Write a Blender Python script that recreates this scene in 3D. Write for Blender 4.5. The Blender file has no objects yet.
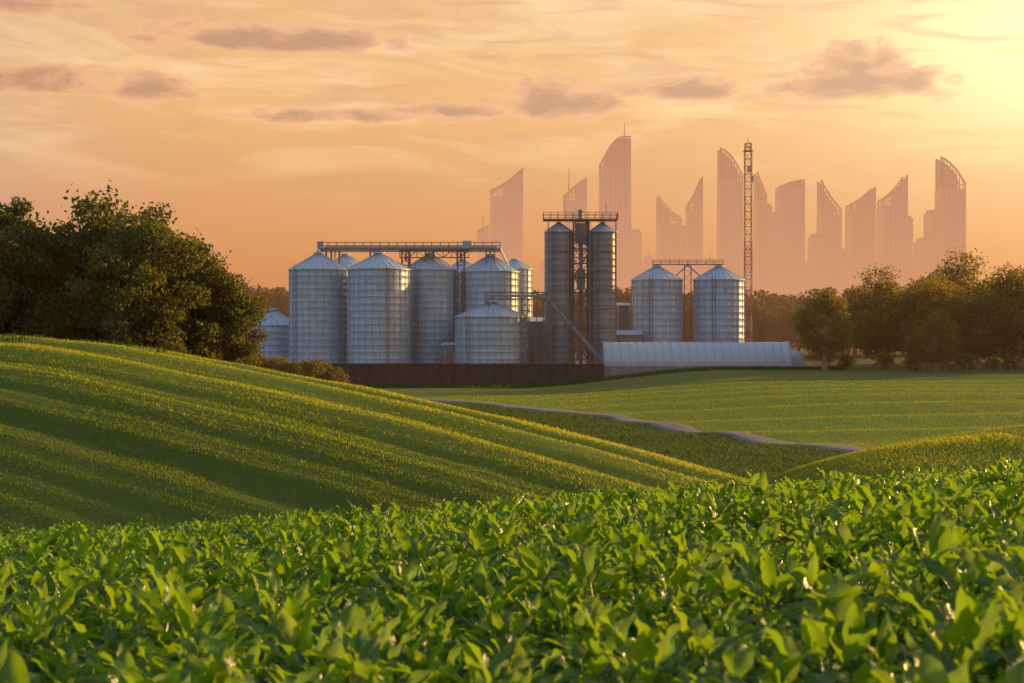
import bpy, math, random
import numpy as np
from mathutils import Vector, Matrix
random.seed(7); rng=np.random.default_rng(7)
scene=bpy.context.scene
scene.view_settings.view_transform='Standard'
scene.view_settings.look='None'
scene.view_settings.exposure=0
def lin(r,g,b):
    f=lambda c:(c/255/12.92) if c/255<=.04045 else ((c/255+.055)/1.055)**2.4
    return (f(r),f(g),f(b),1)
HAZE=lin(222,154,108)
SUN_AZ=math.radians(62); SUN_EL=math.radians(13)

# ---------------------------------------------------------------- node helpers
class NT:
    def __init__(s,nt): s.nt=nt; s.n=nt.nodes; s.l=nt.links
    def new(s,t,**k):
        n=s.n.new(t)
        for a,v in k.items(): setattr(n,a,v)
        return n
    def put(s,sock,v):
        if isinstance(v,bpy.types.NodeSocket): s.l.new(v,sock)
        elif v is not None: sock.default_value=v
    def M(s,op,a,b=None,c=None,clamp=False):
        n=s.n.new('ShaderNodeMath'); n.operation=op; n.use_clamp=clamp
        s.put(n.inputs[0],a); s.put(n.inputs[1],b); s.put(n.inputs[2],c)
        return n.outputs[0]
    def mix(s,f,a,b,blend='MIX'):
        n=s.n.new('ShaderNodeMix'); n.data_type='RGBA'; n.blend_type=blend
        s.put(n.inputs[0],f); s.put(n.inputs[6],a); s.put(n.inputs[7],b)
        return n.outputs[2]
    def noise(s,vec,scale,detail=4,rough=.55,dist=0):
        n=s.n.new('ShaderNodeTexNoise'); s.put(n.inputs['Vector'],vec)
        n.inputs['Scale'].default_value=scale; n.inputs['Detail'].default_value=detail
        n.inputs['Roughness'].default_value=rough; n.inputs['Distortion'].default_value=dist
        return n.outputs['Fac']
    def ramp(s,f,stops,interp='LINEAR'):
        n=s.n.new('ShaderNodeValToRGB'); s.put(n.inputs[0],f); r=n.color_ramp; r.interpolation=interp
        while len(r.elements)<len(stops): r.elements.new(.5)
        for e,(p,c) in zip(r.elements,stops):
            e.position=p; e.color=c if len(c)==4 else (*c,1)
        return n.outputs[0]
    def mr(s,v,a,b,c=0,d=1,smooth=False):
        n=s.n.new('ShaderNodeMapRange'); s.put(n.inputs[0],v)
        for i,x in enumerate((a,b,c,d)): n.inputs[i+1].default_value=x
        if smooth: n.interpolation_type='SMOOTHSTEP'
        return n.outputs[0]
    def comb(s,x,y,z):
        n=s.n.new('ShaderNodeCombineXYZ'); s.put(n.inputs[0],x); s.put(n.inputs[1],y); s.put(n.inputs[2],z); return n.outputs[0]
    def sep(s,v):
        n=s.n.new('ShaderNodeSeparateXYZ'); s.put(n.inputs[0],v); return n.outputs
    def bump(s,h,strength,dist):
        n=s.n.new('ShaderNodeBump'); s.put(n.inputs['Height'],h)
        n.inputs['Strength'].default_value=strength; n.inputs['Distance'].default_value=dist
        return n.outputs[0]
def newmat(name):
    m=bpy.data.materials.new(name); m.use_nodes=True; m.node_tree.nodes.clear()
    t=NT(m.node_tree); t.out=t.new('ShaderNodeOutputMaterial'); return m,t
def finish(t,shader,haze,hcol=None):
    if haze is not None and haze!=0:
        e=t.new('ShaderNodeEmission'); e.inputs[0].default_value=hcol or HAZE
        mx=t.new('ShaderNodeMixShader'); t.put(mx.inputs[0],haze); t.l.new(shader,mx.inputs[1]); t.l.new(e.outputs[0],mx.inputs[2]); shader=mx.outputs[0]
    t.l.new(shader,t.out.inputs[0])
def pbsdf(t,col,rough=.6,metal=0,normal=None,spec=None):
    p=t.new('ShaderNodeBsdfPrincipled'); t.put(p.inputs['Base Color'],col); t.put(p.inputs['Roughness'],rough); t.put(p.inputs['Metallic'],metal)
    if normal is not None: t.l.new(normal,p.inputs['Normal'])
    if spec is not None: p.inputs['Specular IOR Level'].default_value=spec
    return p.outputs[0]
def surf(name,c1,c2,scale=2,rough=.6,metal=0,haze=0,bump=.1,bd=.05):
    m,t=newmat(name); tc=t.new('ShaderNodeTexCoord').outputs['Object']
    n=t.noise(tc,scale,5,.6); col=t.mix(t.mr(n,.3,.7),(*c1,1),(*c2,1))
    finish(t,pbsdf(t,col,rough,metal,t.bump(n,bump,bd)),haze); return m

# ---------------------------------------------------------------- mesh builder
class MB:
    def __init__(s): s.v=[]; s.f=[]; s.m=[]; s.sm=[]
    def add(s,vs,fs,m=0,sm=False):
        o=len(s.v); s.v+= [tuple(v) for v in vs]
        for f in fs: s.f.append([o+i for i in f]); s.m.append(m); s.sm.append(sm)
    def box(s,x0,x1,y0,y1,z0,z1,m=0):
        s.add([(x0,y0,z0),(x1,y0,z0),(x1,y1,z0),(x0,y1,z0),(x0,y0,z1),(x1,y0,z1),(x1,y1,z1),(x0,y1,z1)],
              [(0,3,2,1),(4,5,6,7),(0,1,5,4),(1,2,6,5),(2,3,7,6),(3,0,4,7)],m)
    def beam(s,a,b,w,m=0,n=4,w2=None,sm=False):
        a=Vector(a); b=Vector(b); d=(b-a)
        if d.length<1e-6: return
        d.normalize(); u=d.cross(Vector((0,0,1)))
        if u.length<.01: u=d.cross(Vector((0,1,0)))
        u.normalize(); v=d.cross(u); w2=w if w2 is None else w2
        vs=[]
        for c,ww in((a,w),(b,w2)):
            for i in range(n):
                t=2*math.pi*(i+.5)/n; vs.append(c+(u*math.cos(t)+v*math.sin(t))*ww*.5*(1.414 if n==4 else 1))
        fs=[(i,(i+1)%n,n+(i+1)%n,n+i) for i in range(n)]+[tuple(range(n))[::-1],tuple(range(n,2*n))]
        s.add(vs,fs,m,sm)
    def lathe(s,cx,cy,prof,n,m=0,sm=True,capm=None):
        vs=[]
        for r,z in prof:
            for i in range(n):
                t=2*math.pi*i/n; vs.append((cx+r*math.cos(t),cy+r*math.sin(t),z))
        fs=[]
        for k in range(len(prof)-1):
            for i in range(n):
                fs.append((k*n+i,k*n+(i+1)%n,(k+1)*n+(i+1)%n,(k+1)*n+i))
        s.add(vs,fs,m,sm)
        s.add(vs[-n:],[tuple(range(n))],m)
    def prism(s,poly,y0,y1,m=0):
        n=len(poly)
        vs=[(x,y0,z) for x,z in poly]+[(x,y1,z) for x,z in poly]
        s.add(vs,[tuple(range(n)),tuple(range(2*n-1,n-1,-1))]+[(i,n+i,n+(i+1)%n,(i+1)%n) for i in range(n)],m)
    def mesh(s,name,mats):
        me=bpy.data.meshes.new(name); me.from_pydata(s.v,[],s.f)
        for m in mats: me.materials.append(m)
        me.polygons.foreach_set('material_index',s.m); me.polygons.foreach_set('use_smooth',s.sm); me.update(); return me
    def obj(s,name,mats,loc=(0,0,0)):
        o=bpy.data.objects.new(name,s.mesh(name,mats)); o.location=loc; scene.collection.objects.link(o); return o
def npmesh(name,V,F,mat,smooth=False):
    k=F.shape[1]; me=bpy.data.meshes.new(name); me.vertices.add(len(V)); me.vertices.foreach_set('co',V.astype(np.float32).ravel())
    me.loops.add(F.size); me.loops.foreach_set('vertex_index',F.astype(np.int32).ravel()); me.polygons.add(len(F))
    me.polygons.foreach_set('loop_start',np.arange(len(F),dtype=np.int32)*k); me.polygons.foreach_set('loop_total',np.full(len(F),k,dtype=np.int32))
    me.polygons.foreach_set('use_smooth',np.full(len(F),smooth)); me.update(); me.validate(); me.materials.append(mat); return me

# ---------------------------------------------------------------- terrain
def sint(xs,zs,sig):
    g=np.linspace(xs[0],xs[-1],4000); z=np.interp(g,xs,zs); st=g[1]-g[0]
    k=np.arange(-int(3*sig/st)-1,int(3*sig/st)+2); w=np.exp(-(k*st/sig)**2/2); w/=w.sum()
    z=np.convolve(np.pad(z,len(k)//2,mode='edge'),w,mode='valid')
    return lambda x:np.interp(x,g,z)
def smax(a,b,k):
    h=np.maximum(k-np.abs(a-b),0)/k; return np.maximum(a,b)+h*h*k*.25
def sst(x,a,b):
    t=np.clip((x-a)/(b-a),0,1); return t*t*(3-2*t)
baseL=sint([-400,60,100,160,200,232,262,330,700],[-9,-9,-8.15,-6.8,-7.1,-7.4,-6,-5,-5],9)
baseR=sint([-400,60,100,160,203,240,300,500,700],[-9,-9,-8.0,-6.25,-4.6,-4.35,-4.3,-4.4,-5],9)
ridY=sint([-200,-27,-10,3.7,8.2,22,200],[98,75,68,60,56,50,20],4)
ridZ=sint([-200,-90,-45,-27,-21,-15.6,-10.1,-5.2,-.5,3.7,8.2,14,22,45,200],[3,2.0,.75,.1,-.15,-.95,-1.8,-2.6,-3.45,-4.25,-5.3,-6.9,-9.2,-13,-20],2.0)
rz2=sint([-200,0,8,11,13,16,20,30,45,200],[-14,-11,-8.2,-6.3,-5.1,-4.4,-3.75,-2.6,-2,-1.5],1.0)
def hill_d(X,Y): return Y-ridY(X)
def bandphase(X,d):
    e=d+.10*(X+15)
    return np.sin(e*2*math.pi/4.3+.9*np.sin(X*.05)+.9*np.sin(e*.37)+.25*np.sin(X*.31))
def height(X,Y):
    X=np.asarray(X,float); Y=np.asarray(Y,float)
    w=sst(X,0,34)
    b=baseL(Y)*(1-w)+baseR(Y)*w
    b=b+.8*sst(X,52,90)*sst(Y,180,240)
    b=b+.8*np.exp(-((X-42)/25)**2-((Y-150)/20)**2)+.20*np.sin((Y-.12*X)*2*math.pi/11)*sst(Y,95,115)*(1-sst(Y,200,215))*sst(X,0,20)
    b=b-3.5*sst(Y,700,3000)
    d=hill_d(X,Y)
    fr=.18*(np.sqrt(d*d+49)-7)+.0058*np.maximum(-d-7,0)**2
    bk=.34*(np.sqrt(d*d+36)-6)
    h1=ridZ(X)-np.where(d<0,fr,bk)
    fade=sst(d,-48,-36)*(1-sst(d,4,12))
    e=d+.10*(X+15)
    h1=h1+fade*(.19*bandphase(X,d)*(.14+.86*sst(d,-19,-5))+.04*np.sin(e*2*math.pi/1.5+.04*X))
    h1=h1-.35*np.exp(-((d+17+.12*(X+15))/.8)**2)*sst(-X,-6,10)
    d2=Y-56-.1*X
    h2=rz2(X)-.2*(np.sqrt(d2*d2+64)-8)
    f=-1.19-.039*Y-.00215*np.maximum(Y,-20)**2+.07*25*np.tanh(X/25)
    z=smax(b,h1,.8); z=smax(z,h2,.8); z=smax(z,f,.5)
    z=z+.03*np.sin(X*.9+1.3*np.sin(Y*.31))*np.sin(Y*.7+X*.2)
    return z
def H(x,y): return float(height(x,y))
def axis(a,b,step,lo,hi,g=1.09):
    c=list(np.arange(a,b+1e-6,step)); s=step
    L=[];x=a
    while x>lo: s*=g; x-=s; L.append(x)
    s=step; R=[];x=b
    while x<hi: s*=g; x+=s; R.append(x)
    return np.array(L[::-1]+c+R)
xs=axis(-48,48,.38,-7000,7000,1.06); ys=axis(0,112,.33,-500,9000,1.025)
XX,YY=np.meshgrid(xs,ys); ZZ=height(XX,YY)
nx,ny=len(xs),len(ys)
V=np.stack([XX,YY,ZZ],-1).reshape(-1,3)
I=(np.arange(ny-1)[:,None]*nx+np.arange(nx-1)[None,:]).ravel()
F=np.stack([I,I+1,I+1+nx,I+nx],1)
# path centre line
path=[(-13,168),(-4.7,160),(1.5,148),(8.5,137),(13.5,124),(18.7,113),(25.6,102),(34,94),(48,86),(80,78)]
pp=[]
for i in range(len(path)-1):
    p0=path[max(i-1,0)];p1=path[i];p2=path[i+1];p3=path[min(i+2,len(path)-1)]
    for k in range(16):
        t=k/16
        pp.append(tuple(.5*((2*p1[j])+(-p0[j]+p2[j])*t+(2*p0[j]-5*p1[j]+4*p2[j]-p3[j])*t*t+(-p0[j]+3*p1[j]-3*p2[j]+p3[j])*t**3) for j in (0,1)))
pp=np.array(pp)
def pathside(X,Y): # >0 beyond the path (upper field)
    o=np.argsort(pp[:,0]); return Y-np.interp(X,pp[o,0],pp[o,1])
# field crop colours per vertex
x=V[:,0]; y=V[:,1]; z=V[:,2]
d=hill_d(x,y)
col=np.zeros((len(V),4)); col[:,3]=1
def setc(mask,c): 
    mask=np.clip(mask,0,1)[:,None]; col[:,:3]=col[:,:3]*(1-mask)+np.array(c)*mask
setc(np.ones(len(V)),(.075,.115,.028))
ps=pathside(x,y)
setc(sst(ps,-1,1),(.18,.28,.03))                        # bright pasture
setc(sst(ps,-1,1)*sst(y-.10*(x-26),184,186),(.05,.075,.02))
setc(sst(ps,-1,1)*sst(y-.10*(x-26),187.5,189),(.13,.19,.035))
setc(sst(y,222,230),(.07,.085,.03))
setc((1-sst(ps,-1,1))*sst(y,70,80),(.05,.09,.02))
h1m=sst(d,-48,-40)*(1-sst(d,9,13))*sst(22-x,0,4)
setc(h1m,(.07,.13,.014))
setc(h1m*sst(d,-15,-3)*(.45+.5*sst(bandphase(x,d),-.5,.9)),(.38,.41,.035))     # low sunlight painted as yellow bands along the crest
setc(sst(x,9,12)*sst(y,34,38)*(1-sst(y,72,76)),(.17,.24,.03))
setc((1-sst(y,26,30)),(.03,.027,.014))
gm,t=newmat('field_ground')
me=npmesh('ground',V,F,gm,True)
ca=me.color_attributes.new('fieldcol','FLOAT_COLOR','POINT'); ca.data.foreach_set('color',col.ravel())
geo=t.new('ShaderNodeNewGeometry').outputs['Position']; P=t.sep(geo)
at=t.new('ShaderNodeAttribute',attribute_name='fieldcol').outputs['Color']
n1=t.noise(geo,.05,3); n2=t.noise(geo,1.3,5,.65); n3=t.noise(geo,9,2,.7)
str_=t.M('ADD',t.M('ADD',P[1],t.M('MULTIPLY',P[0],-.12)),t.M('MULTIPLY',t.M('SINE',t.M('MULTIPLY',P[0],.05)),3.5))
w1=t.M('SINE',t.M('MULTIPLY',t.M('ADD',str_,t.M('MULTIPLY',n2,.5)),1.05))
w2=t.noise(t.comb(t.M('MULTIPLY',P[0],.02),t.M('MULTIPLY',str_,.5),0),1.0,3)
farm=t.mr(P[1],85,110)
c=t.mix(t.mr(n1,.3,.7),at,t.mix(.35,at,(.22,.22,.03,1)))
c=t.mix(t.M('MULTIPLY',t.mr(w1,-.6,.8),t.M('MULTIPLY',farm,.3)),c,t.mix(.5,c,(.04,.07,.015,1)))
c=t.mix(t.M('MULTIPLY',t.mr(w2,.45,.65),t.M('MULTIPLY',farm,.5)),c,t.mix(.4,c,(.32,.3,.04,1)))
c=t.mix(t.mr(n2,.35,.7,0,.4),c,t.mix(.6,c,(.02,.045,.01,1)))
c=t.mix(t.mr(n3,.5,.8,0,.35),c,(.16,.18,.03,1))
bh=t.M('ADD',t.M('MULTIPLY',n2,.6),t.M('MULTIPLY',n3,.35))
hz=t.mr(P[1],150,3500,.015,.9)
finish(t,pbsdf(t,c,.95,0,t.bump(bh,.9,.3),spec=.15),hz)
g=bpy.data.objects.new('ground',me); scene.collection.objects.link(g)

# dirt path
mb=MB(); pv=[];cols=7
for i in range(len(pp)):
    a=pp[max(i-1,0)]; b=pp[min(i+1,len(pp)-1)]; tx,ty=b-a; L=math.hypot(tx,ty); nxn,nyn=-ty/L,tx/L
    w=1.35+.25*math.sin(i*.7)
    for k in range(cols):
        s=(k/(cols-1)*2-1)*w; X=pp[i][0]+nxn*s; Y=pp[i][1]+nyn*s
        pv.append((X,Y,H(X,Y)+.16-(.15 if k in(0,cols-1) else 0)))
mb.add(pv,[(i*cols+k,i*cols+k+1,(i+1)*cols+k+1,(i+1)*cols+k) for i in range(len(pp)-1) for k in range(cols-1)],0,True)
mb.obj('dirt_path',[surf('dirt',(.17,.14,.11),(.27,.23,.18),1.5,.95,bump=.5)])

# ---------------------------------------------------------------- vegetation materials
def leafmat(name,c1,c2,tr,haze=0,rough=.45,trf=.4,vein=False,spec=.4):
    m,t=newmat(name)
    oi=t.new('ShaderNodeObjectInfo').outputs['Random']
    geo=t.new('ShaderNodeNewGeometry'); ri=geo.outputs['Random Per Island']
    f=t.M('ADD',t.M('MULTIPLY',oi,.4),t.M('MULTIPLY',ri,.6))
    col=t.mix(f,(*c1,1),(*c2,1)); nrm=None
    if vein:
        uv=t.new('ShaderNodeUVMap').outputs[0]; U=t.sep(uv)
        au=t.M('ABSOLUTE',t.M('SUBTRACT',U[0],.5))
        mid=t.mr(au,.02,.07,1,0)
        sv=t.M('SINE',t.M('MULTIPLY',t.M('SUBTRACT',U[1],t.M('MULTIPLY',au,.55)),60))
        svm=t.mr(sv,.75,1,0,.45)
        v=t.M('MAXIMUM',mid,svm)
        col=t.mix(t.M('MULTIPLY',v,.4),col,(.15,.25,.05,1))
        nn=t.noise(t.new('ShaderNodeTexCoord').outputs['Object'],25,1)
        col=t.mix(t.mr(nn,.4,.75,0,.5),col,t.mix(.5,col,(.15,.2,.018,1)))
        nrm=t.bump(sv,.35,.002)
    p=pbsdf(t,col,rough,0,nrm,spec)
    tl=t.new('ShaderNodeBsdfTranslucent'); t.put(tl.inputs[0],t.mix(f,(*tr,1),(tr[0]*1.5,tr[1]*1.1,tr[2],1)))
    mx=t.new('ShaderNodeMixShader'); mx.inputs[0].default_value=trf; t.l.new(p,mx.inputs[1]); t.l.new(tl.outputs[0],mx.inputs[2])
    finish(t,mx.outputs[0],haze); return m
M_crop=leafmat('crop_leaf',(.019,.095,.008),(.06,.17,.011),(.33,.62,.02),0,.28,.42,True,.55)
M_tuft=leafmat('field_grass',(.05,.12,.012),(.09,.16,.018),(.32,.48,.03),0,.6,.45,spec=.1)
M_tuftY=leafmat('sun_tinted_grass',(.18,.24,.02),(.28,.3,.025),(.66,.72,.05),0,.6,.5,spec=.1)  # yellowed blade colour stands in for sunlight on the hill crest
M_tuftD=leafmat('row_crop_leaf',(.03,.085,.013),(.055,.115,.018),(.15,.25,.03),.012,.6,.35,spec=.15)
M_tuftP=leafmat('pasture_grass',(.08,.15,.018),(.14,.21,.022),(.38,.5,.04),.01,.6,.45,spec=.1)
M_bark=surf('bark',(.05,.035,.025),(.11,.08,.055),6,.95,bump=.6)
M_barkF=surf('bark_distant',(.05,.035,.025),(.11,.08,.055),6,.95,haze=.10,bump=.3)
M_leafA=leafmat('oak_leaf',(.03,.06,.012),(.075,.1,.018),(.24,.27,.03),.01,.5,.38,spec=.3)
M_leafB=leafmat('tree_leaf_mid',(.04,.068,.014),(.1,.125,.022),(.36,.32,.035),.035,.6,.42,spec=.2)
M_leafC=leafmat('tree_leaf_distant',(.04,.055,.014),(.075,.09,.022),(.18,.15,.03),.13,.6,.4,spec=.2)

# ---------------------------------------------------------------- scatter
def scatter(name,pts,rots,scls,idx,coll):
    me=bpy.data.meshes.new(name); me.vertices.add(len(pts)); me.vertices.foreach_set('co',np.asarray(pts,float).ravel())
    a=me.attributes.new('rot','FLOAT_VECTOR','POINT'); a.data.foreach_set('vector',np.asarray(rots,float).ravel())
    a=me.attributes.new('scl','FLOAT','POINT'); a.data.foreach_set('value',np.asarray(scls,float))
    a=me.attributes.new('idx','INT','POINT'); a.data.foreach_set('value',np.asarray(idx,int))
    o=bpy.data.objects.new(name,me); scene.collection.objects.link(o)
    ng=bpy.data.node_groups.new(name+'_scatter','GeometryNodeTree')
    ng.interface.new_socket('Geometry',in_out='INPUT',socket_type='NodeSocketGeometry')
    ng.interface.new_socket('Geometry',in_out='OUTPUT',socket_type='NodeSocketGeometry')
    N=ng.nodes; L=ng.links
    gi=N.new('NodeGroupInput'); go=N.new('NodeGroupOutput'); ip=N.new('GeometryNodeInstanceOnPoints')
    ci=N.new('GeometryNodeCollectionInfo'); ci.inputs['Collection'].default_value=coll
    ci.inputs['Separate Children'].default_value=True; ci.inputs['Reset Children'].default_value=True
    def na(n,ty):
        k=N.new('GeometryNodeInputNamedAttribute'); k.data_type=ty; k.inputs['Name'].default_value=n; return k.outputs['Attribute']
    e=N.new('FunctionNodeEulerToRotation'); L.new(na('rot','FLOAT_VECTOR'),e.inputs[0])
    L.new(gi.outputs[0],ip.inputs['Points']); L.new(ci.outputs[0],ip.inputs['Instance'])
    ip.inputs['Pick Instance'].default_value=True
    L.new(na('idx','INT'),ip.inputs['Instance Index']); L.new(e.outputs[0],ip.inputs['Rotation']); L.new(na('scl','FLOAT'),ip.inputs['Scale'])
    L.new(ip.outputs[0],go.inputs[0])
    md=o.modifiers.new('scatter','NODES'); md.node_group=ng; return o
def coll_of(name,meshes):
    c=bpy.data.collections.new(name)
    for m in meshes: c.objects.link(bpy.data.objects.new(m.name,m))
    return c
def blades(name,X,Y,h,w,mat,lean=.5):
    """one mesh of grass blades / small leaves rooted on the terrain at X,Y"""
    n=len(X); Z=height(X,Y); h=np.broadcast_to(h,n)*rng.uniform(.55,1.2,n); w=w*rng.uniform(.7,1.3,n)
    a=rng.uniform(0,2*np.pi,n); b=a+rng.uniform(.6,2.4,n); ln=h*rng.uniform(.05,lean*2,n)
    B=np.stack([X,Y,Z-.02],1); px=np.stack([np.cos(b)*w,np.sin(b)*w,np.zeros(n)],1); up=np.stack([np.cos(a)*ln,np.sin(a)*ln,h],1)
    V=np.stack([B-px*.5,B+px*.5,B+up*.62+px*.45,B+up,B+up*.58-px*.5],1)
    F=np.arange(n*5).reshape(n,5)
    o=bpy.data.objects.new(name,npmesh(name,V.reshape(-1,3),F,mat)); scene.collection.objects.link(o); return o

# ---------------------------------------------------------------- crop plant
def plant_mesh(seed,nleaf=24):
    r=random.Random(seed); vs=[];fs=[];uvs=[]
    NL,NW=8,4
    for i in range(nleaf):
        hfrac=i/nleaf
        az=i*2.4+r.uniform(-.5,.5); L=r.uniform(.15,.225)*(1-.3*hfrac); W=L*r.uniform(.32,.43)
        el=math.radians(6+66*hfrac**1.1+r.uniform(-14,14)); base=Vector((r.uniform(-.04,.04),r.uniform(-.04,.04),.07+.27*hfrac+r.uniform(-.02,.02)))
        droop=r.uniform(.45,1.3)*(1.15-.55*hfrac); fold=r.uniform(.2,.65); tw=r.uniform(-.6,.6); pet=r.uniform(.02,.06)
        dirh=Vector((math.cos(az),math.sin(az),0)); side0=Vector((-math.sin(az),math.cos(az),0))
        p=base.copy(); ang=el; o=len(vs); wv=r.uniform(0,6)
        p=p+(dirh*math.cos(ang)+Vector((0,0,1))*math.sin(ang))*pet
        for k in range(NL+1):
            s=k/NL
            t=dirh*math.cos(ang)+Vector((0,0,1))*math.sin(ang); nrm=t.cross(side0); 
            if nrm.z<0: nrm=-nrm
            sd=(side0*math.cos(tw*s)+nrm*math.sin(tw*s))
            w=W*.5*(math.sin(math.pi*min(1,s**.68))**1.05)*(1 if s<.98 else .0)+.0012
            for q in range(NW+1):
                u=q/NW*2-1
                off=abs(u)*w*fold+ .008*math.sin(s*13+wv+u*2)*abs(u)
                vs.append(p+sd*(u*w)+nrm*off); uvs.append((q/NW,s))
            p=p+t*(L/NL); ang-=droop/NL
        for k in range(NL):
            for q in range(NW):
                a=o+k*(NW+1)+q; fs.append((a,a+1,a+NW+2,a+NW+1))
        a=base; b=vs[o+NW//2]
        o2=len(vs); 
        for c in(a,b):
            for j in range(3): vs.append(Vector(c)+side0*.003*math.cos(j*2.09)+Vector((0,0,1))*.003*math.sin(j*2.09)); uvs.append((.5,0))
        for j in range(3): fs.append((o2+j,o2+(j+1)%3,o2+3+(j+1)%3,o2+3+j))
    o2=len(vs)
    for zz,rr in((-.08,.008),(.34,.004)):
        for j in range(6): vs.append(Vector((rr*math.cos(j*1.047),rr*math.sin(j*1.047),zz))); uvs.append((.5,0))
    for j in range(6): fs.append((o2+j,o2+(j+1)%6,o2+6+(j+1)%6,o2+6+j))
    me=bpy.data.meshes.new('crop_plant'); me.from_pydata([tuple(v) for v in vs],[],fs)
    ul=me.uv_layers.new(name='UVMap'); li=np.zeros(len(me.loops),int); me.loops.foreach_get('vertex_index',li)
    ul.data.foreach_set('uv',np.array(uvs)[li].ravel())
    me.polygons.foreach_set('use_smooth',[True]*len(fs)); me.materials.append(M_crop); me.update(); return me
cropc=coll_of('crop_plants',[plant_mesh(s,20+3*(s%3)) for s in range(7)])
pts=[]
yy=.9
while yy<25:
    sp=.29 if yy<12 else .30
    half=.42*yy+3.4
    for xx in np.arange(-half,half,sp):
        X=xx+random.uniform(-.1,.1); Y=yy+random.uniform(-.1,.1)
        if X*X+Y*Y<1.1: continue
        pts.append((X,Y))
    yy+=sp
pts=np.array(pts); n=len(pts)
zz=height(pts[:,0],pts[:,1])
clump=.5+.5*np.sin(pts[:,0]*2.1+np.sin(pts[:,1]*1.3)*2)*np.sin(pts[:,1]*1.9+1)
scatter('leafy_crop_field',np.column_stack([pts,zz+.01]),np.column_stack([rng.normal(0,.17,n),rng.normal(0,.17,n),rng.uniform(0,6.28,n)]),
        rng.uniform(.78,1.28,n)*(.86+.32*clump),rng.integers(0,7,n),cropc)
print('crop',n)

# ---------------------------------------------------------------- field grass as rooted blades
def rowpts(d0,d1,rs,xa,xb,dens):
    X=[];D=[]
    dd=d0
    while dd<d1:
        m=int((xb-xa)*dens); X.append(rng.uniform(xa,xb,m)); D.append(dd+rng.normal(0,rs*.25,m)); dd+=rs
    return np.concatenate(X),np.concatenate(D)
X,D=rowpts(-36,9,.5,-46,20,72); Y=ridY(X)+D
br_=sst(D,-17,-2)*(.4+.55*sst(bandphase(X,D),-.5,.8)); yel=rng.random(len(X))<br_  # share of yellow blades grows towards the crest, painting its sunlit bands
patch=.8+.25*np.sin(X*.23+1)*np.sin(Y*.31)+.2*np.sin(X*.9+Y*.5)
blades('hill_grass',X[~yel],Y[~yel],.12*patch[~yel],.022,M_tuft)
blades('sun_tinted_hill_grass',X[yel],Y[yel],.13*patch[yel],.02,M_tuftY)
m=150000; X=rng.uniform(-34,60,m); k=rng.integers(0,100,m); Y=74+k*.95+.105*X+rng.normal(0,.17,m)
s=pathside(X,Y); ok=(s<-2.3)&(Y<158)&(Y>72)
blades('row_crop_field',X[ok],Y[ok],.24,.07,M_tuftD)
m=130000; X=rng.uniform(8,54,m); Y=rng.uniform(38,76,m)
blades('hillside_grass',X,Y,.10,.022,M_tuftP)
m=160000; X=rng.uniform(-8,100,m); Y=rng.uniform(88,184,m); s=pathside(X,Y); ok=s>2.0
blades('pasture_grass',X[ok],Y[ok],.11,.05,M_tuftP)

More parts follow.
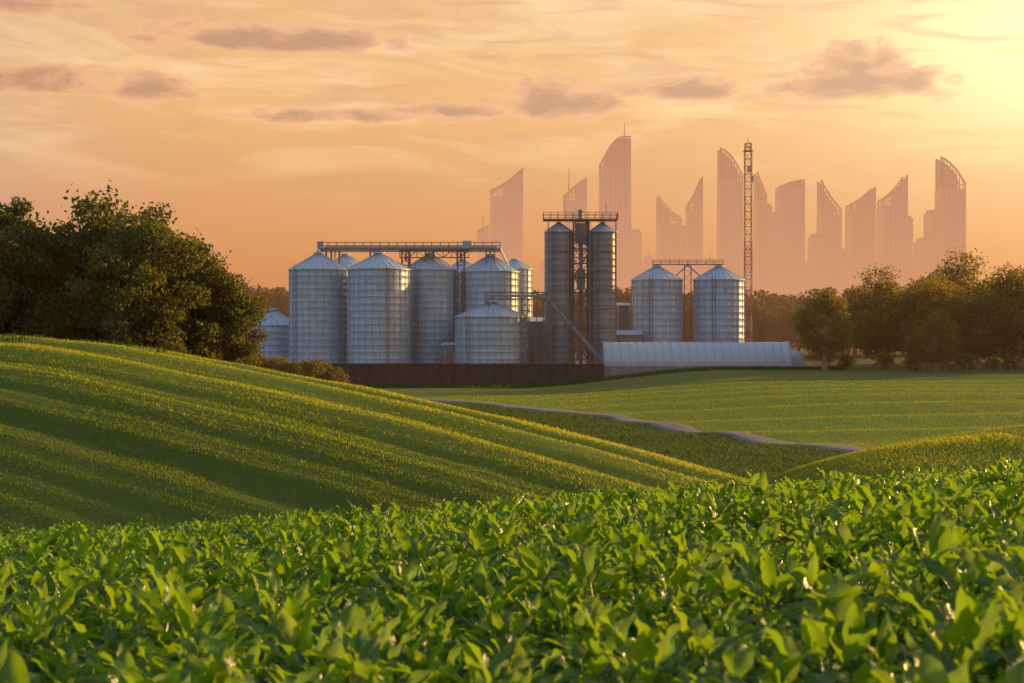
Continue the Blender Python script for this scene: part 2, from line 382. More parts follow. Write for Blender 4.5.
# ---------------------------------------------------------------- trees (unit: metres, height h)
def tree_mesh(name,seed,h,w,mats,nclus=24,nleaf=420,lsz=.36,cb=.22,airy=0.,cs=1.):
    r=random.Random(seed); g=np.random.default_rng(seed); mb=MB()
    tr=h*.026
    trunk_top=Vector((r.uniform(-.4,.4),r.uniform(-.4,.4),h*.42))
    prev=Vector((0,0,-.4)); pr=tr*1.5
    for k in range(1,5):
        q=Vector((trunk_top.x*k/4+r.uniform(-.12,.12),trunk_top.y*k/4+r.uniform(-.12,.12),h*.42*k/4)); rr=tr*(1.15-.12*k)
        mb.beam(prev,q,pr*2,0,8,rr*2,True); prev=q; pr=rr
    cl=[]
    zc=h*(cb+1)/2; zr=h*(1-cb)/2
    for i in range(nclus):
        u=(i+.5)/nclus; ph=i*2.399+r.uniform(-.5,.5); cz=1-2*u; rad=math.sqrt(max(0,1-cz*cz))
        k=r.uniform(.45,.88)
        wz=.75+.25*(1-abs(cz)) 
        c=Vector((math.cos(ph)*rad*k*w*.5*wz,math.sin(ph)*rad*k*w*.5*wz,zc+cz*zr*r.uniform(.6,.9)))
        cr=w*r.uniform(.09,.19)*(1-.25*airy)*cs; cl.append((c,cr))
        st=trunk_top*r.uniform(.55,1.0); st=Vector((st.x,st.y,min(st.z,c.z)))
        mid=st.lerp(c,.5)+Vector((r.uniform(-.5,.5),r.uniform(-.5,.5),r.uniform(-.2,.6)))
        mb.beam(st,mid,tr*.75,0,5,tr*.4,True); mb.beam(mid,c,tr*.4,0,5,tr*.12,True)
        for j in range(4):
            e=c+Vector((r.gauss(0,1),r.gauss(0,1),r.gauss(0,.8)))*cr*.6; mb.beam(mid.lerp(c,r.uniform(.3,.9)),e,tr*.16,0,3,tr*.05)
    for j in range(5): cl.append((Vector((r.gauss(0,w*.1),r.gauss(0,w*.1),zc+r.uniform(-.5,.6)*zr)),w*.15))
    C=[]
    for c,cr in cl:
        m=int(nleaf*(cr/(w*.155))**2*r.uniform(.75,1.2)*(1-.5*airy))
        dv=g.normal(size=(m,3)); dv/=np.linalg.norm(dv,axis=1)[:,None]
        k1,k2=g.normal(size=3)*2.3,g.normal(size=3)*3.1
        lump=1+.22*np.sin(dv@k1*2)+.18*np.sin(dv@k2*2+1)
        rad=cr*lump*(g.uniform(.3,1.0,m)**.5); far=g.random(m)<.07; rad[far]*=g.uniform(1.05,1.35,far.sum())
        C.append(np.array(c)+dv*rad[:,None]*np.array([1,1,.72]))
    C=np.concatenate(C); m=len(C)
    a=g.normal(size=(m,3)); a/=np.linalg.norm(a,axis=1)[:,None]; b=np.cross(a,g.normal(size=(m,3))); b/=np.linalg.norm(b,axis=1)[:,None]
    L=g.uniform(.6,1.2,m)[:,None]*lsz; Wd=L*.3
    nn=np.cross(a,b)*L*.1
    q=np.stack([C-a*L*.5,C+b*Wd+nn,C+a*L*.5,C-b*Wd+nn],1).reshape(-1,3)
    o=len(mb.v); mb.v+=q.tolist()
    for i in range(m): mb.f.append([o+4*i,o+4*i+1,o+4*i+2,o+4*i+3]); mb.m.append(1); mb.sm.append(False)
    return mb.mesh(name,mats)
def place(name,me,x,y,s=1,rz=0,sz=None,dz=0):
    o=bpy.data.objects.new(name,me); o.location=(x,y,H(x,y)+dz); o.scale=(s,s,sz or s); o.rotation_euler=(0,0,rz); scene.collection.objects.link(o); return o
oakA=[tree_mesh('oak_tree',20+i,18,w,[M_bark,M_leafA],34,520,.42,cb=.18,cs=.9) for i,w in enumerate((11.5,10,12))]
# left wood: tops in metres above the camera height
for i,(x,y,top,v) in enumerate([(-43.5,112,9.0,0),(-37.6,108,12.3,1),(-31.5,110,12.0,2),(-27.2,106,11.2,0),(-24.4,110,8.9,1),(-22.3,112,6.4,1),(-34.5,118,10.2,1),(-28,118,9.6,2),(-41,119,11,2),(-52,112,12.5,1),(-61,116,13,0)]):
    s=(top-H(x,y))/18; place('oak_tree',oakA[v],x,y,s*.93,i*1.9,s)
midT=[tree_mesh('broadleaf_tree',40+i,15,w,[M_barkF,M_leafB],34,480,.44,cb=cb_,airy=a) for i,(w,a,cb_) in enumerate(((15,0,.02),(11.5,.5,.12),(15.5,0,.0)))]
for i,(x,y,top,v) in enumerate([(47.5,216,8.3,1),(60.5,232,11.6,0),(66,226,10.0,2),(81.5,262,16.0,0),(80,224,12.0,2),(73,245,11.5,2),(72.5,221,7.0,0),(90,232,13.5,2),(97,250,15,0),(108,240,14,2),(55,248,7.5,2),(88,220,10,0),(86,214,6,2),(64,214,4.5,0)]):
    s=(top-H(x,y))/15; place('broadleaf_tree',midT[v],x,y,s*1.08,i*1.3,s)
shr=[tree_mesh('shrub',60+i,3,4.2,[M_bark,M_leafB],14,200,.24,cb=.02) for i in range(2)]
for i,(x,y,s) in enumerate([(-33,200,1.7),(-30.5,198,1.4),(-27.5,200,1.6),(-36,202,1.8),(-25.3,202,1.2),(52,222,.8),(57,218,.9),(60,213,.8),(68,212,.9),(74,211,.8),(77,210,.7),(81,214,1),(71,210,.7)]):
    place('shrub',shr[i%2],x,y,s,i)
farT=[tree_mesh('distant_tree',80+i,16,w,[M_barkF,M_leafC],18,200,.7,cb=.05) for i,w in enumerate((12,14,11))]
fc=coll_of('distant_tree_variants',farT)
fp=[];fs_=[]
for row,(Y0,sc) in enumerate([(335,1.0),(352,1.15),(385,1.3)]):
    for X0 in np.arange(-330,340,6.2):
        fp.append((X0+random.uniform(-2.5,2.5),Y0+random.uniform(-5,5)+.02*abs(X0))); fs_.append(sc*random.uniform(.82,1.08)*(1.08 if -120<X0<10 else 1))
fp=np.array(fp); n=len(fp)
scatter('distant_trees',np.column_stack([fp,height(fp[:,0],fp[:,1])-.5]),np.column_stack([np.zeros((n,2)),rng.uniform(0,6.28,n)]),fs_,rng.integers(0,3,n),fc)

# ---------------------------------------------------------------- farm: materials
def steel(name,tint,haze,metal=.55,rough=.5,dark=1.0):
    m,t=newmat(name); tc=t.new('ShaderNodeTexCoord').outputs['Object']; S=t.sep(tc)
    ang=t.M('MULTIPLY',t.M('ARCTAN2',S[1],S[0]),2.2)
    br=t.new('ShaderNodeTexBrick'); t.put(br.inputs['Vector'],t.comb(ang,S[2],0)); br.inputs['Scale'].default_value=1.0
    br.inputs['Brick Width'].default_value=1.15; br.inputs['Row Height'].default_value=1.12; br.inputs['Mortar Size'].default_value=.02
    br.inputs['Color1'].default_value=(*[c*.88*dark for c in tint],1); br.inputs['Color2'].default_value=(*[c*1.06*dark for c in tint],1); br.inputs['Mortar'].default_value=(*[c*.65*dark for c in tint],1)
    streak=t.noise(t.comb(t.M('MULTIPLY',ang,5),t.M('MULTIPLY',S[2],.25),0),1.0,5,.6)
    blot=t.noise(tc,.8,4)
    c=t.mix(t.mr(streak,.45,.75,0,.5),br.outputs[0],(*[c*.55*dark for c in (tint[0],tint[1]*.93,tint[2]*.85)],1))
    c=t.mix(t.mr(blot,.5,.75,0,.35),c,(*[c*1.15*dark for c in tint],1))
    cor=t.M('SINE',t.M('MULTIPLY',S[2],2*math.pi/.22))
    finish(t,pbsdf(t,c,t.mr(blot,.3,.7,rough-.1,rough+.12),metal,t.bump(t.M('ADD',cor,t.M('MULTIPLY',blot,.6)),.2,.03)),haze); return m
M_st=steel('galvanised_steel',(.52,.55,.58),.01,.15,.4)
M_st2=steel('weathered_steel',(.31,.28,.27),.03,.15,.42)
M_roof=surf('roof_steel',(.50,.54,.58),(.62,.65,.68),1.5,.42,.15,.01,bump=.1)
M_rib=surf('steel_trim',(.38,.40,.42),(.48,.5,.52),3,.42,.2,.01)
M_frame=surf('painted_steel_frame',(.14,.11,.09),(.24,.18,.15),3,.6,.15,.03)
M_conc=surf('concrete',(.2,.19,.17),(.33,.31,.28),1.2,.9,0,.03,bump=.3)
M_wall=surf('dark_timber_wall',(.03,.024,.02),(.085,.065,.045),1.5,.85,0,.03,bump=.4)
def silo(name,x,y,z0,ze,za,r,mat=None,ladder=2.6):
    mb=MB(); n=56; mat=mat or M_st
    mb.lathe(0,0,[(r+.25,-.3),(r+.25,.35),(r,.36)],n,3,False)
    h=ze-z0; k=max(3,round(h/1.12)); dz=h/k; pr=[]
    for i in range(k):
        a=.36 if i==0 else i*dz
        pr+=[(r+.03,a),(r,a+.05),(r,(i+1)*dz-.05)]
    pr.append((r+.03,h)); mb.lathe(0,0,pr,n,0,True)
    ns=max(14,int(r*5))
    for i in range(ns):                                  # vertical stiffeners
        t=2*math.pi*i/ns; c,s=math.cos(t),math.sin(t)
        mb.beam((c*(r+.04),s*(r+.04),.3),(c*(r+.04),s*(r+.04),h-.1),.09,2)
    hr=za-ze                                             # eave, roof cone, cap
    mb.lathe(0,0,[(r+.03,h-.12),(r+.22,h-.1),(r+.22,h+.03),(r*.14,h+hr*.86),(r*.14,h+hr*.93),(r*.2,h+hr*.93),(r*.2,h+hr*.97),(r*.03,h+hr)],n,1,False)
    for i in range(ns):
        t=2*math.pi*i/ns; c,s=math.cos(t),math.sin(t)
        mb.beam((c*(r+.2),s*(r+.2),h+.06),(c*r*.15,s*r*.15,h+hr*.87),.07,2)
    a=-ladder                                            # ladder
    for sgn in(-.25,.25):
        c,s=math.cos(a+sgn/r),math.sin(a+sgn/r); mb.beam((c*(r+.3),s*(r+.3),0),(c*(r+.3),s*(r+.3),h+.9),.07,4)
    q=.5
    while q<h:
        A=a-.25/r;B=a+.25/r; mb.beam((math.cos(A)*(r+.3),math.sin(A)*(r+.3),q),(math.cos(B)*(r+.3),math.sin(B)*(r+.3),q),.05,4); q+=.6
    return mb.obj(name,[mat,M_roof,M_rib,M_conc,M_frame],(x,y,z0))
G0=-4.0
silo('grain_silo',-33.3,245,G0,12.3,15.4,5.0,ladder=2.3)
silo('grain_silo',-22.45,240,G0,12.1,15.1,5.2,ladder=1.2)
silo('grain_silo',-14.4,250,G0,12.5,15.6,4.7,ladder=2.0)
silo('grain_silo',-3.8,250,G0,12.2,15.4,5.0,ladder=.9)
silo('grain_silo',.4,264,G0,13.4,15.4,3.4)
silo('grain_silo',-30.8,263,G0,13.2,16.3,4.6)
silo('grain_silo',-9.2,266,G0,12.8,15.5,4.0,M_st2)
silo('squat_grain_silo',-3.5,238,G0,4.1,6.8,6.0,ladder=2.2)
silo('squat_grain_silo',-42.3,253,G0,2.9,5.9,4.0)
silo('grain_silo',26,255,G0,11,13.7,4.5,ladder=1.9)
silo('grain_silo',37.1,255,G0,11,13.7,4.5,ladder=1.9)
silo('storage_tower_silo',8.1,246,G0,18.9,20.7,2.4,M_st2,ladder=1.9)
silo('storage_tower_silo',15.65,246,G0,18.9,20.7,2.35,M_st2,ladder=1.9)

# yard + retaining wall
mb=MB(); mb.box(-52,51,231.2,300,-9,G0-.02,0)
mb.obj('concrete_yard',[M_conc])
mb=MB(); mb.box(-52,15,230.6,231.15,-9,G0+.35,0)
for X in np.arange(-51,15,2.3): mb.box(X-.12,X+.12,230.35,230.6,-9,G0+.45,0)
mb.box(-52,15,230.3,231.3,G0+.46,G0+.56,1)
mb.obj('retaining_wall',[M_wall,M_frame])
m=9000; X=rng.uniform(-52,52,m); Y=rng.uniform(222,230.2,m)
blades('verge_grass',X,Y,.55,.10,M_tuftD)

def railing(mb,a,b,h=1.1,step=1.5,m=0,w=.07):
    a=Vector(a); b=Vector(b); L=(b-a).length; n=max(1,round(L/step))
    for i in range(n+1):
        p=a.lerp(b,i/n); mb.beam(p,p+Vector((0,0,h)),w,m)
    for q in(h,h*.5): mb.beam(a+Vector((0,0,q)),b+Vector((0,0,q)),w,m)
def truss(mb,a,b,depth=1.2,width=1.4,step=1.6,m=0,w=.12):
    a=Vector(a); b=Vector(b); d=(b-a); L=d.length; n=max(1,round(L/step)); hd=Vector((d.x,d.y,0)).normalized(); s=Vector((-hd.y,hd.x,0))*width*.5; up=Vector((0,0,depth))
    for sg in(-1,1):
        mb.beam(a+s*sg,b+s*sg,w,m); mb.beam(a+s*sg+up,b+s*sg+up,w,m)
        for i in range(n+1):
            p=a.lerp(b,i/n)+s*sg; mb.beam(p,p+up,w*.7,m)
            if i<n:
                q=a.lerp(b,(i+1)/n)+s*sg
                mb.beam(p if i%2 else p+up,q+up if i%2 else q,w*.7,m)
    for i in range(n+1):
        p=a.lerp(b,i/n); mb.beam(p-s,p+s,w*.7,m)
def lattice(mb,x,y,z0,z1,wx,wy,step,w=.15,m=0,ms=None):
    n=max(1,round((z1-z0)/step)); cs=[(-1,-1),(1,-1),(1,1),(-1,1)]
    for k in range(n):
        a=z0+(z1-z0)*k/n; b=z0+(z1-z0)*(k+1)/n; mm=m if ms is None else ms(k/n)
        for i in range(4):
            c=cs[i]; e=cs[(i+1)%4]; p=(x+c[0]*wx/2,y+c[1]*wy/2); q=(x+e[0]*wx/2,y+e[1]*wy/2)
            mb.beam((*p,a),(*p,b),w,mm); mb.beam((*p,b),(*q,b),w*.7,mm)
            if (k+i)%2: mb.beam((*p,a),(*q,b),w*.6,mm)
            else: mb.beam((*q,a),(*p,b),w*.6,mm)
# overhead conveyor catwalk across the silo tops
mb=MB()
mb.box(-33.5,-2.0,247.2,248.9,16.0,16.18,0)
mb.beam((-33.5,248,15.75),(-2,248,15.75),.3,1)
railing(mb,(-33.5,247.2,16.18),(-2,247.2,16.18)); railing(mb,(-33.5,248.9,16.18),(-2,248.9,16.18))
mb.box(-33.5,-2.6,247.8,248.2,16.25,16.6,1)
mb.box(-33.9,-32.7,247.2,248.9,16.2,17.4,1); mb.box(-8.6,-7,247.1,249,16.2,17.5,1)
for X in(-33.1,-30.8,-24,-18.5,-14.4,-8.9,-3.8):
    for sy in(247.3,248.8): mb.beam((X-.7,sy,13.4),(X-.7,sy,16),.16); mb.beam((X+.7,sy,13.4),(X+.7,sy,16),.16)
    mb.beam((X,248,16),(X,248 if X<-30 else 249,14),.4,1,8)
truss(mb,(-19.5,247.4,14.6),(-7.5,247.4,14.6),1.2,1.2)
for X in(-18.6,-8.9): lattice(mb,X,248,G0,15.8,1.2,1.2,2.4,.16)
mb.beam((-2.2,248,16.4),(-.6,255,13.5),.35,1)
mb.obj('conveyor_catwalk',[M_frame,M_rib])
# tower head frame
mb=MB()
mb.box(5.4,18.2,244,248,20.9,21.08,0)
railing(mb,(5.4,244,21.08),(18.2,244,21.08),1.1,1.3); railing(mb,(5.4,248,21.08),(18.2,248,21.08),1.1,1.3)
railing(mb,(5.4,244,21.08),(5.4,248,21.08)); railing(mb,(18.2,244,21.08),(18.2,248,21.08))
lattice(mb,11.9,244.6,G0,20.9,2.6,2.2,2.5,.2)
lattice(mb,11.9,247.9,G0,20.9,2.4,1.8,3.1,.16)
for zz in(2,7,11,15.5):
    mb.box(10.5,13.3,243.2,244.0,zz,zz+.12,0); railing(mb,(10.5,243.2,zz+.12),(13.3,243.2,zz+.12),1,.9)
for i,(a,b) in enumerate([(G0,2),(2,7),(7,11),(11,15.5),(15.5,20.9)]):
    p,q=((10.6,13.2) if i%2 else (13.2,10.6)); mb.beam((p,243.5,a),(q,243.5,b),.22); mb.beam((p,243.5,a+1),(q,243.5,b+1),.08)
mb.box(10.9,12.9,245,247,17,20.4,1); mb.box(11.2,12.6,244.9,246.5,9,12.5,1)
mb.beam((11.9,245.7,G0),(11.9,245.7,17),.7,1,8)
mb.beam((9,245,22.4),(9,245,24.2),.07); mb.beam((16.3,246,22),(16.3,246,23.8),.07)
mb.beam((11.9,246,21),(11.9,246,22.8),1.0,1,8)
for X,zt in((6.2,21),(17.8,21)): mb.beam((X,243.5,G0),(X,243.5,zt),.16)
for zz in np.arange(-1,20,3.3): mb.beam((6.2,243.5,zz),(17.8,243.5,zz),.1)
mb.obj('elevator_tower_frame',[M_frame,M_st2])
# inclined conveyor
mb=MB()
truss(mb,(-4.5,234.8,7.0),(5.6,234.8,7.0),1.1,1.2,1.3); truss(mb,(5.6,234.8,7.0),(14.8,234.8,-3.6),1.1,1.2,1.3)
mb.beam((-4.5,234.8,7.5),(5.6,234.8,7.5),.4,1); mb.beam((5.6,234.8,7.5),(14.8,234.8,-3.1),.4,1)
for X,zt in((2.2,7),(5.8,6.8),(9.2,2.8)): lattice(mb,X,234.8,G0,zt,1.3,1.2,1.8,.15)
for X in(4,7.5,11,13.5): mb.beam((X,233.6,G0),(X,233.6,min(6.5,6.8-(X-5.6)*1.1 if X>5.6 else 6.5)),.14)
mb.beam((-4.4,234.8,7),(-3.6,237,6.3),.5,1)
railing(mb,(2,233.4,G0),(14,233.4,G0),1.2,1.2)
mb.obj('inclined_conveyor',[M_frame,M_rib])
# silo bridge on the right pair
mb=MB()
mb.box(25.2,37.9,254.4,255.6,13.75,13.88,0); railing(mb,(25.2,254.4,13.88),(37.9,254.4,13.88),.7,1.6,0,.05); railing(mb,(25.2,255.6,13.88),(37.9,255.6,13.88),.7,1.6,0,.05)
mb.beam((31.5,255,13.7),(28.8,255,11.3),.25,1); mb.beam((31.5,255,13.7),(34.2,255,11.3),.25,1)
for X in(30.9,32.1): mb.beam((X,255,G0),(X,255,13.7),.16)
for zz in np.arange(-3,13,1.6): mb.beam((30.9,255,zz),(32.1,255,zz+.8),.07); mb.beam((32.1,255,zz+.8),(30.9,255,zz+1.6),.07)
mb.obj('silo_bridge',[M_frame,M_rib])
# low sheds
def shed(name,x0,x1,y0,y1,zt,mat,roofm,pitch=.8):
    mb=MB(); mb.box(x0,x1,y0,y1,G0,zt,0)
    ym=(y0+y1)/2; o=.3
    mb.add([(x0-o,y0-o,zt-.02),(x1+o,y0-o,zt-.02),(x1+o,y1+o,zt-.02),(x0-o,y1+o,zt-.02),(x0-o,ym,zt+pitch),(x1+o,ym,zt+pitch)],[(0,1,5,4),(2,3,4,5),(0,4,3),(1,2,5),(0,3,2,1)],1)
    w=x1-x0; nn=max(1,int(w/2.2))
    for i in range(nn):
        c=x0+(i+.5)*w/nn
        if i==0: mb.box(c-.5,c+.5,y0-.06,y0,G0,G0+2.1,2)
        else: mb.box(c-.5,c+.5,y0-.05,y0,G0+1.1,G0+2.1,3); mb.box(c-.56,c+.56,y0-.09,y0-.05,G0+1.0,G0+1.1,2)
    for q in np.arange(x0+.6,x1,.6): mb.box(q-.04,q+.04,y0-.03,y0,G0+2.2,zt-.1,2)
    return mb.obj(name,[mat,roofm,M_frame,M_glass])
m,t=newmat('window_glass'); finish(t,pbsdf(t,(.03,.035,.04,1),.1,0,spec=.8),.04); M_glass=m
M_paint=surf('cladding_grey',(.18,.17,.17),(.28,.26,.25),1,.7,0,.04)
M_paintL=surf('cladding_light',(.4,.4,.38),(.55,.54,.5),1,.7,0,.03)
shed('control_building',17.5,22.5,248,253,1.2,M_paint,M_roof)
shed('machinery_shed',2,7,248.5,256,3.5,M_paint,M_roof)
shed('pump_house',-11.5,-9.4,237.5,241,-.6,M_paint,M_roof,.5)
shed('elevator_house',19.2,21.0,256,259,6.5,M_paint,M_roof,.5)
# polytunnel greenhouse
m,t=newmat('greenhouse_film'); tc=t.new('ShaderNodeTexCoord').outputs['Object']; nf=t.noise(tc,.7,5)
p=pbsdf(t,t.mix(nf,(.58,.62,.66,1),(.78,.8,.82,1)),.28,0,t.bump(nf,.3,.1)); tl=t.new('ShaderNodeBsdfTranslucent'); tl.inputs[0].default_value=(.7,.7,.68,1)
mx=t.new('ShaderNodeMixShader'); mx.inputs[0].default_value=.2; t.l.new(p,mx.inputs[1]); t.l.new(tl.outputs[0],mx.inputs[2]); finish(t,mx.outputs[0],.02); M_film=m
mb=MB(); X0,X1,yc,ry,hz_=15.2,46.0,238,3.6,3.9
seg=14; ring=[(-math.cos(math.pi*i/seg)*ry,(math.sin(math.pi*i/seg)**.8)*hz_) for i in range(seg+1)]
nxs=22
vs=[(X0+(X1-X0)*k/nxs,yc+a,b) for k in range(nxs+1) for a,b in ring]
mb.add(vs,[(k*(seg+1)+i,(k+1)*(seg+1)+i,(k+1)*(seg+1)+i+1,k*(seg+1)+i+1) for k in range(nxs) for i in range(seg)],0,True)
mb.add(vs[:seg+1],[tuple(range(seg+1))],0); mb.add(vs[-seg-1:],[tuple(range(seg+1))[::-1]],0)
for k in range(0,nxs+1):
    X=X0+(X1-X0)*k/nxs
    for i in range(seg): mb.beam((X,yc+ring[i][0]*1.01,ring[i][1]*1.01),(X,yc+ring[i+1][0]*1.01,ring[i+1][1]*1.01),.05 if k not in(0,nxs) else .25,1)
mb.box(X0,X1,yc-ry-.06,yc-ry+.02,0,.7,2)
mb.box(X1+.01,X1+.07,yc-1,yc+1,0,2.4,2); mb.box(X0-.07,X0-.01,yc-1,yc+1,0,2.4,2)
mb.obj('greenhouse_tunnel',[M_film,M_rib,M_paintL],(0,0,G0))
# domed tank next to it
mb=MB(); mb.lathe(0,0,[(1.3,-.2),(1.3,1.0),(1.2,1.5),(.9,2.0),(.5,2.4),(.15,2.5),(.15,2.8)],28,0,True)
for i in range(8):
    t_=i*math.pi/4; mb.beam((1.33*math.cos(t_),1.33*math.sin(t_),0),(1.33*math.cos(t_),1.33*math.sin(t_),1.0),.07,1)
mb.obj('storage_tank',[M_paintL,M_rib],(48.6,243,G0))
# lattice mast
M_red=surf('mast_red',(.3,.06,.035),(.4,.09,.045),2,.5,0,.16); M_wht=surf('mast_white',(.4,.3,.25),(.5,.4,.33),2,.5,0,.16)
mb=MB(); lattice(mb,0,0,0,44.5,1.4,1.4,1.6,.13,0,lambda f:0 if int(f*14)%3!=2 else 1)
mb.box(-.95,.95,-.95,.95,44.5,44.65,0); lattice(mb,0,0,44.65,46.2,1.2,1.2,.8,.14,0); mb.beam((0,0,46),(0,0,47.5),.1,0); mb.box(-.35,.35,-1.1,-.9,40,41.4,1); mb.box(.9,1.1,-.35,.35,38,39.4,1)
mb.obj('lattice_mast',[M_red,M_wht],(49.8,300,-4.4))
# fence
mb=MB()
for i in range(46):
    X=50+i*1.6; Y=206+.02*i; Z=H(X,Y); mb.beam((X,Y,Z-.2),(X,Y,Z+1.25),.13)
    X2=X+1.6; Z2=H(X2,Y+.02)
    for q in(.4,.8,1.15): mb.beam((X,Y,Z+q),(X2,Y+.02,Z2+q),.05)
mb.obj('wooden_fence',[M_frame])

# ---------------------------------------------------------------- skyline
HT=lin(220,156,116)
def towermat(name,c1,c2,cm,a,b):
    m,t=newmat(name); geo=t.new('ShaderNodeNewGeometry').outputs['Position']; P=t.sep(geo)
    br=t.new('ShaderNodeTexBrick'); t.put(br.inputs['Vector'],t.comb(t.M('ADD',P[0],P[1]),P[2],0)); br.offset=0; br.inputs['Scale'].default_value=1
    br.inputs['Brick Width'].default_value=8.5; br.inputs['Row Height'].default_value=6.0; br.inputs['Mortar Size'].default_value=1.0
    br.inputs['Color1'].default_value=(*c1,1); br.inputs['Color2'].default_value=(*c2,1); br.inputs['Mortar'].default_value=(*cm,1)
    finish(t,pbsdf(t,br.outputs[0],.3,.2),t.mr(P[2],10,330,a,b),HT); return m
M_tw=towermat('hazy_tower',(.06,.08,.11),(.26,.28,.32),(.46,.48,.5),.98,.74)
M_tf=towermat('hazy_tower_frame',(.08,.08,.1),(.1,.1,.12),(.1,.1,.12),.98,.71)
u=2500/1422
def WX(px): return (px-512)*u
def WZ(py): return (341.5-py)*u
def tower(pl,pr,ptl,ptr,curve=0,antenna=None,depth=38,y=2500,taper=0,parts=(),sail=.5):
    """slab tower with a raked, open-framed crown (left/right roof heights)"""
    mb=MB(); x0,x1=WX(pl),WX(pr); zl,zr=WZ(ptl),WZ(ptr); w=x1-x0
    hi=max(zl,zr); lo=min(zl,zr); body=lo-(hi-lo)*.1-4
    def top(f):
        return zl+(zr-zl)*f+curve*math.sin(math.pi*f)*(hi-lo)*.35
    N=8; zb=-12
    poly=[(x0-taper*w*2,zb),(x1+taper*w*2,zb),(x1+taper*w*.6,body*.5),(x1,body*.8),(x1,body),(x0,body),(x0,body*.8),(x0-taper*w*.6,body*.5)]
    mb.prism(poly,y,y+depth,0)
    for yy_ in(y,y+depth*.8):
        for i in range(N):
            mb.beam((x0+w*i/N,yy_+2,top(i/N)),(x0+w*(i+1)/N,yy_+2,top((i+1)/N)),2.6,1)
            if i: mb.beam((x0+w*i/N,yy_+2,body),(x0+w*i/N,yy_+2,top(i/N)),1.3,1)
        mb.beam((x0+1.5,yy_+2,body),(x0+1.5,yy_+2,zl),3.0,1); mb.beam((x1-1.5,yy_+2,body),(x1-1.5,yy_+2,zr),3.0,1)
        zz=body+8
        while zz<hi-8:
            fs=[f for f in np.linspace(0,1,21) if top(f)>zz]
            if len(fs)>1: mb.beam((x0+w*fs[0],yy_+2,zz),(x0+w*fs[-1],yy_+2,zz),1.1,1)
            zz+=8
    if zl>zr: fr=np.linspace(sail,0,5); sp=[(x0,body*.8),(x0+w*sail,body*.8)]
    else: fr=np.linspace(1,1-sail,5); sp=[(x0+w*(1-sail),body*.8),(x1,body*.8)]
    sp+=[(x0+w*f,top(f)-3) for f in fr]
    mb.prism(sp,y+depth*.35,y+depth*.6,0)
    for i in range(1,6): 
        X=x0+w*i/6; mb.box(X-.6,X+.6,y-1.5,y,zb,body*.97,1)
    if antenna: ax,at_=antenna; mb.beam((WX(ax),y+12,body),(WX(ax),y+12,WZ(at_)),2.6,1,4,1.2)
    for (a,b,c_) in parts: mb.box(WX(a),WX(b),y+6,y+depth+8,zb,WZ(c_),0); mb.box(WX(a)+2,WX(b)-2,y+10,y+depth,WZ(c_),WZ(c_)+5,1)
    return mb.obj('skyscraper',[M_tw,M_tf])
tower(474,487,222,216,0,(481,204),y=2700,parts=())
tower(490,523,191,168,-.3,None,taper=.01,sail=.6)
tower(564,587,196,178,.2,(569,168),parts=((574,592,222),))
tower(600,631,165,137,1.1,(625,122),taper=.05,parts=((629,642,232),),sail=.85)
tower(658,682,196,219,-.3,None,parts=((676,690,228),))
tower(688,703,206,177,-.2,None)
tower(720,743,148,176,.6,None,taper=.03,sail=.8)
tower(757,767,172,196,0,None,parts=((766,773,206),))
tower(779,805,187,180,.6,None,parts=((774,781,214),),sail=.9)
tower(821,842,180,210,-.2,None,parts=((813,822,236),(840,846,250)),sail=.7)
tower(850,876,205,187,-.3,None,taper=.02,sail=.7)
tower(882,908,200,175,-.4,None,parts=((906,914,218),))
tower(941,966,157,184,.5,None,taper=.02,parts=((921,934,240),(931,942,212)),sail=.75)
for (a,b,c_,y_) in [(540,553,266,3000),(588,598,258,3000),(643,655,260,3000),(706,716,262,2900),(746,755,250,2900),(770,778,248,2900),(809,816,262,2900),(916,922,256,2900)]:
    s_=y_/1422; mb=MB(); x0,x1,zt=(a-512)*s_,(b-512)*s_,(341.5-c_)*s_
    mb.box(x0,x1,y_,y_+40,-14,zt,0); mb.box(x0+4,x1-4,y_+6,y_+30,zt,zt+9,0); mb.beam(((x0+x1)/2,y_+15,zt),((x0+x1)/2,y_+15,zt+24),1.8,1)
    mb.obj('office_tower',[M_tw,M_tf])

# ---------------------------------------------------------------- world
w=bpy.data.worlds.new('World'); scene.world=w; w.use_nodes=True; w.node_tree.nodes.clear(); t=NT(w.node_tree)
out=t.new('ShaderNodeOutputWorld')
sky=t.new('ShaderNodeTexSky'); sky.sky_type='NISHITA'; sky.sun_disc=False; sky.sun_elevation=SUN_EL; sky.sun_rotation=SUN_AZ
sky.dust_density=3; sky.air_density=1.2
b1=t.new('ShaderNodeBackground'); t.l.new(sky.outputs[0],b1.inputs[0]); b1.inputs[1].default_value=.05
tc=t.new('ShaderNodeTexCoord').outputs['Generated']; D=t.sep(tc)
az=t.M('MULTIPLY',t.M('ARCTAN2',D[0],D[1]),57.2958); el=t.M('MULTIPLY',t.M('ARCSINE',D[2]),57.2958)
ev=t.mr(el,0,90)
front=t.ramp(ev,[(0,lin(198,124,84)),(.035,lin(202,124,70)),(.07,lin(210,134,64)),(.10,lin(224,156,72)),(.15,lin(226,168,88)),(.25,(.38,.29,.22)),(.5,(.20,.24,.32)),(1,(.14,.20,.30))])
back=t.ramp(ev,[(0,(.20,.29,.46)),(.12,(.20,.32,.54)),(.5,(.16,.29,.52)),(1,(.14,.20,.30))])
hd=t.M('ADD',t.M('MULTIPLY',D[0],math.sin(SUN_AZ)),t.M('MULTIPLY',D[1],math.cos(SUN_AZ)))
base=t.mix(t.mr(hd,-.35,.3,0,1,True),back,front)
ga=t.M('DIVIDE',t.M('SUBTRACT',az,22.5),8.5); ge=t.M('DIVIDE',t.M('SUBTRACT',el,11.8),4.2)
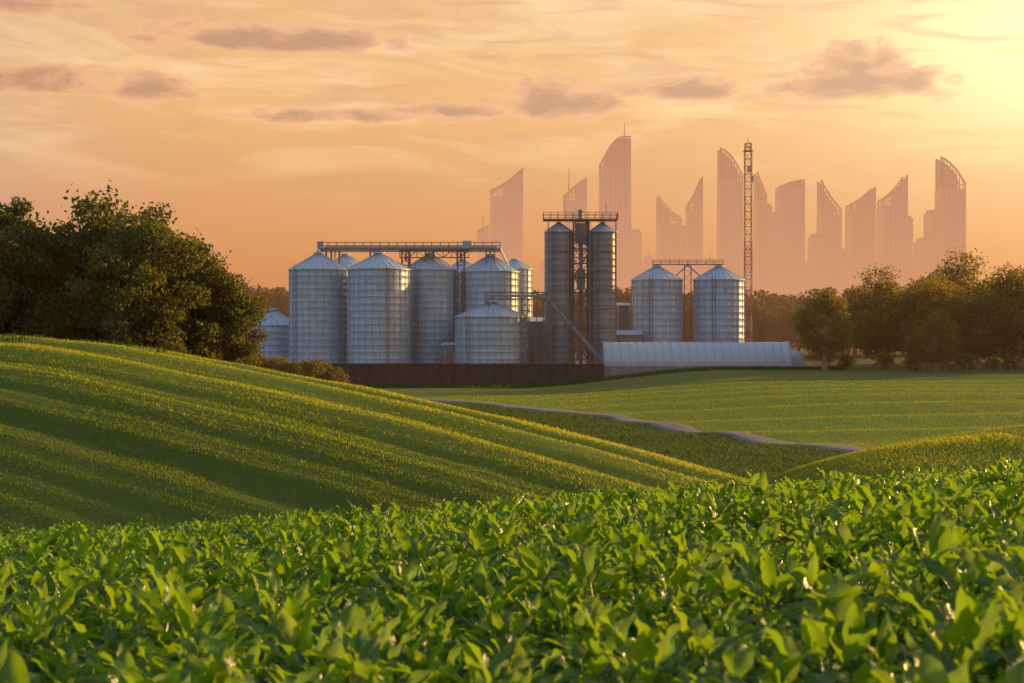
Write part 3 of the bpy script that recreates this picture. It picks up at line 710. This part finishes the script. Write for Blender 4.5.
glow=t.M('EXPONENT',t.M('MULTIPLY',t.M('ADD',t.M('MULTIPLY',ga,ga),t.M('MULTIPLY',ge,ge)),-1))
base=t.mix(t.M('MULTIPLY',glow,.92),base,(1.6,1.06,.46,1))
# wispy streaks
sv=t.comb(t.M('MULTIPLY',az,.10),t.M('MULTIPLY',t.M('ADD',el,t.M('MULTIPLY',az,.05)),.6),0)
s1=t.noise(sv,1.0,5,.55,.8); s2=t.noise(sv,1.7,5,.55,1.5)
up=t.mr(el,5,9,0,1,True); up2=t.M('MULTIPLY',up,t.mr(el,20,40,1,0))
base=t.mix(t.M('MULTIPLY',t.mr(s1,.48,.68),t.M('MULTIPLY',up2,.6)),base,(1.0,.64,.29,1))
base=t.mix(t.M('MULTIPLY',t.mr(s2,.5,.72),t.M('MULTIPLY',up2,.6)),base,(.58,.25,.095,1))
# individual clouds
cv=t.comb(t.M('MULTIPLY',az,.6),t.M('MULTIPLY',el,1.5),0)
cn=t.noise(cv,1.0,6,.6,.4)
tot=None
for a0,e0,ww,hh,k in [(-9.5,11.75,6.4,.85,1.15),(-7.2,12.0,3.0,.55,1.05),(-19,9.8,4.4,.9,1.1),(-14.3,9.7,2.4,.9,1.05),(-19.5,12.6,4.5,.7,.95),(1.9,9.45,2.9,1.15,1.2),(6.7,9.9,3.0,.7,1.15),(13.6,9.9,4.0,.95,1.25),(13.8,10.7,1.8,1.1,1.15),(-7.3,8.9,6.5,.5,.95),(-2.5,9.2,3.6,.5,1),(18.7,13.2,2.2,.35,1)]:
    da=t.M('MULTIPLY',t.M('SUBTRACT',az,a0),1/ww); de=t.M('MULTIPLY',t.M('SUBTRACT',el,e0),1/hh)
    de=t.M('MULTIPLY',de,t.M('ADD',1,t.M('MULTIPLY',t.M('LESS_THAN',de,0),.6)))
    r2=t.M('ADD',t.M('MULTIPLY',da,da),t.M('MULTIPLY',de,de))
    v=t.M('MULTIPLY',t.M('EXPONENT',t.M('MULTIPLY',r2,-1)),k)
    tot=v if tot is None else t.M('MAXIMUM',tot,v)
cd=t.M('ADD',tot,t.M('MULTIPLY',t.M('SUBTRACT',cn,.52),1.7))
cm=t.M('MULTIPLY',t.mr(cd,.32,.7,0,1,True),t.mr(tot,.08,.35))
ccol=t.mix(t.mr(cd,.4,1.05),(.90,.42,.15,1),(.47,.18,.06,1))
base=t.mix(t.M('MULTIPLY',cm,.92),base,ccol)
b2=t.new('ShaderNodeBackground'); t.l.new(base,b2.inputs[0]); b2.inputs[1].default_value=1.0
ad=t.new('ShaderNodeAddShader'); t.l.new(b1.outputs[0],ad.inputs[0]); t.l.new(b2.outputs[0],ad.inputs[1]); t.l.new(ad.outputs[0],out.inputs[0])
# sun
sl=bpy.data.lights.new('sun','SUN'); sl.energy=5; sl.angle=math.radians(.6); sl.color=(1,.58,.19)
so=bpy.data.objects.new('sun',sl); scene.collection.objects.link(so)
sd=Vector((math.sin(SUN_AZ)*math.cos(SUN_EL),math.cos(SUN_AZ)*math.cos(SUN_EL),math.sin(SUN_EL)))
so.rotation_euler=sd.to_track_quat('Z','Y').to_euler()
# camera
cd_=bpy.data.cameras.new('camera'); cam=bpy.data.objects.new('camera',cd_); scene.collection.objects.link(cam)
cd_.lens=50; cd_.sensor_width=36; cd_.clip_end=20000; cd_.clip_start=.05
cam.location=(0,0,0); cam.rotation_euler=(math.radians(90),0,0)
cd_.dof.use_dof=True; cd_.dof.focus_distance=26; cd_.dof.aperture_fstop=4.5
scene.camera=cam
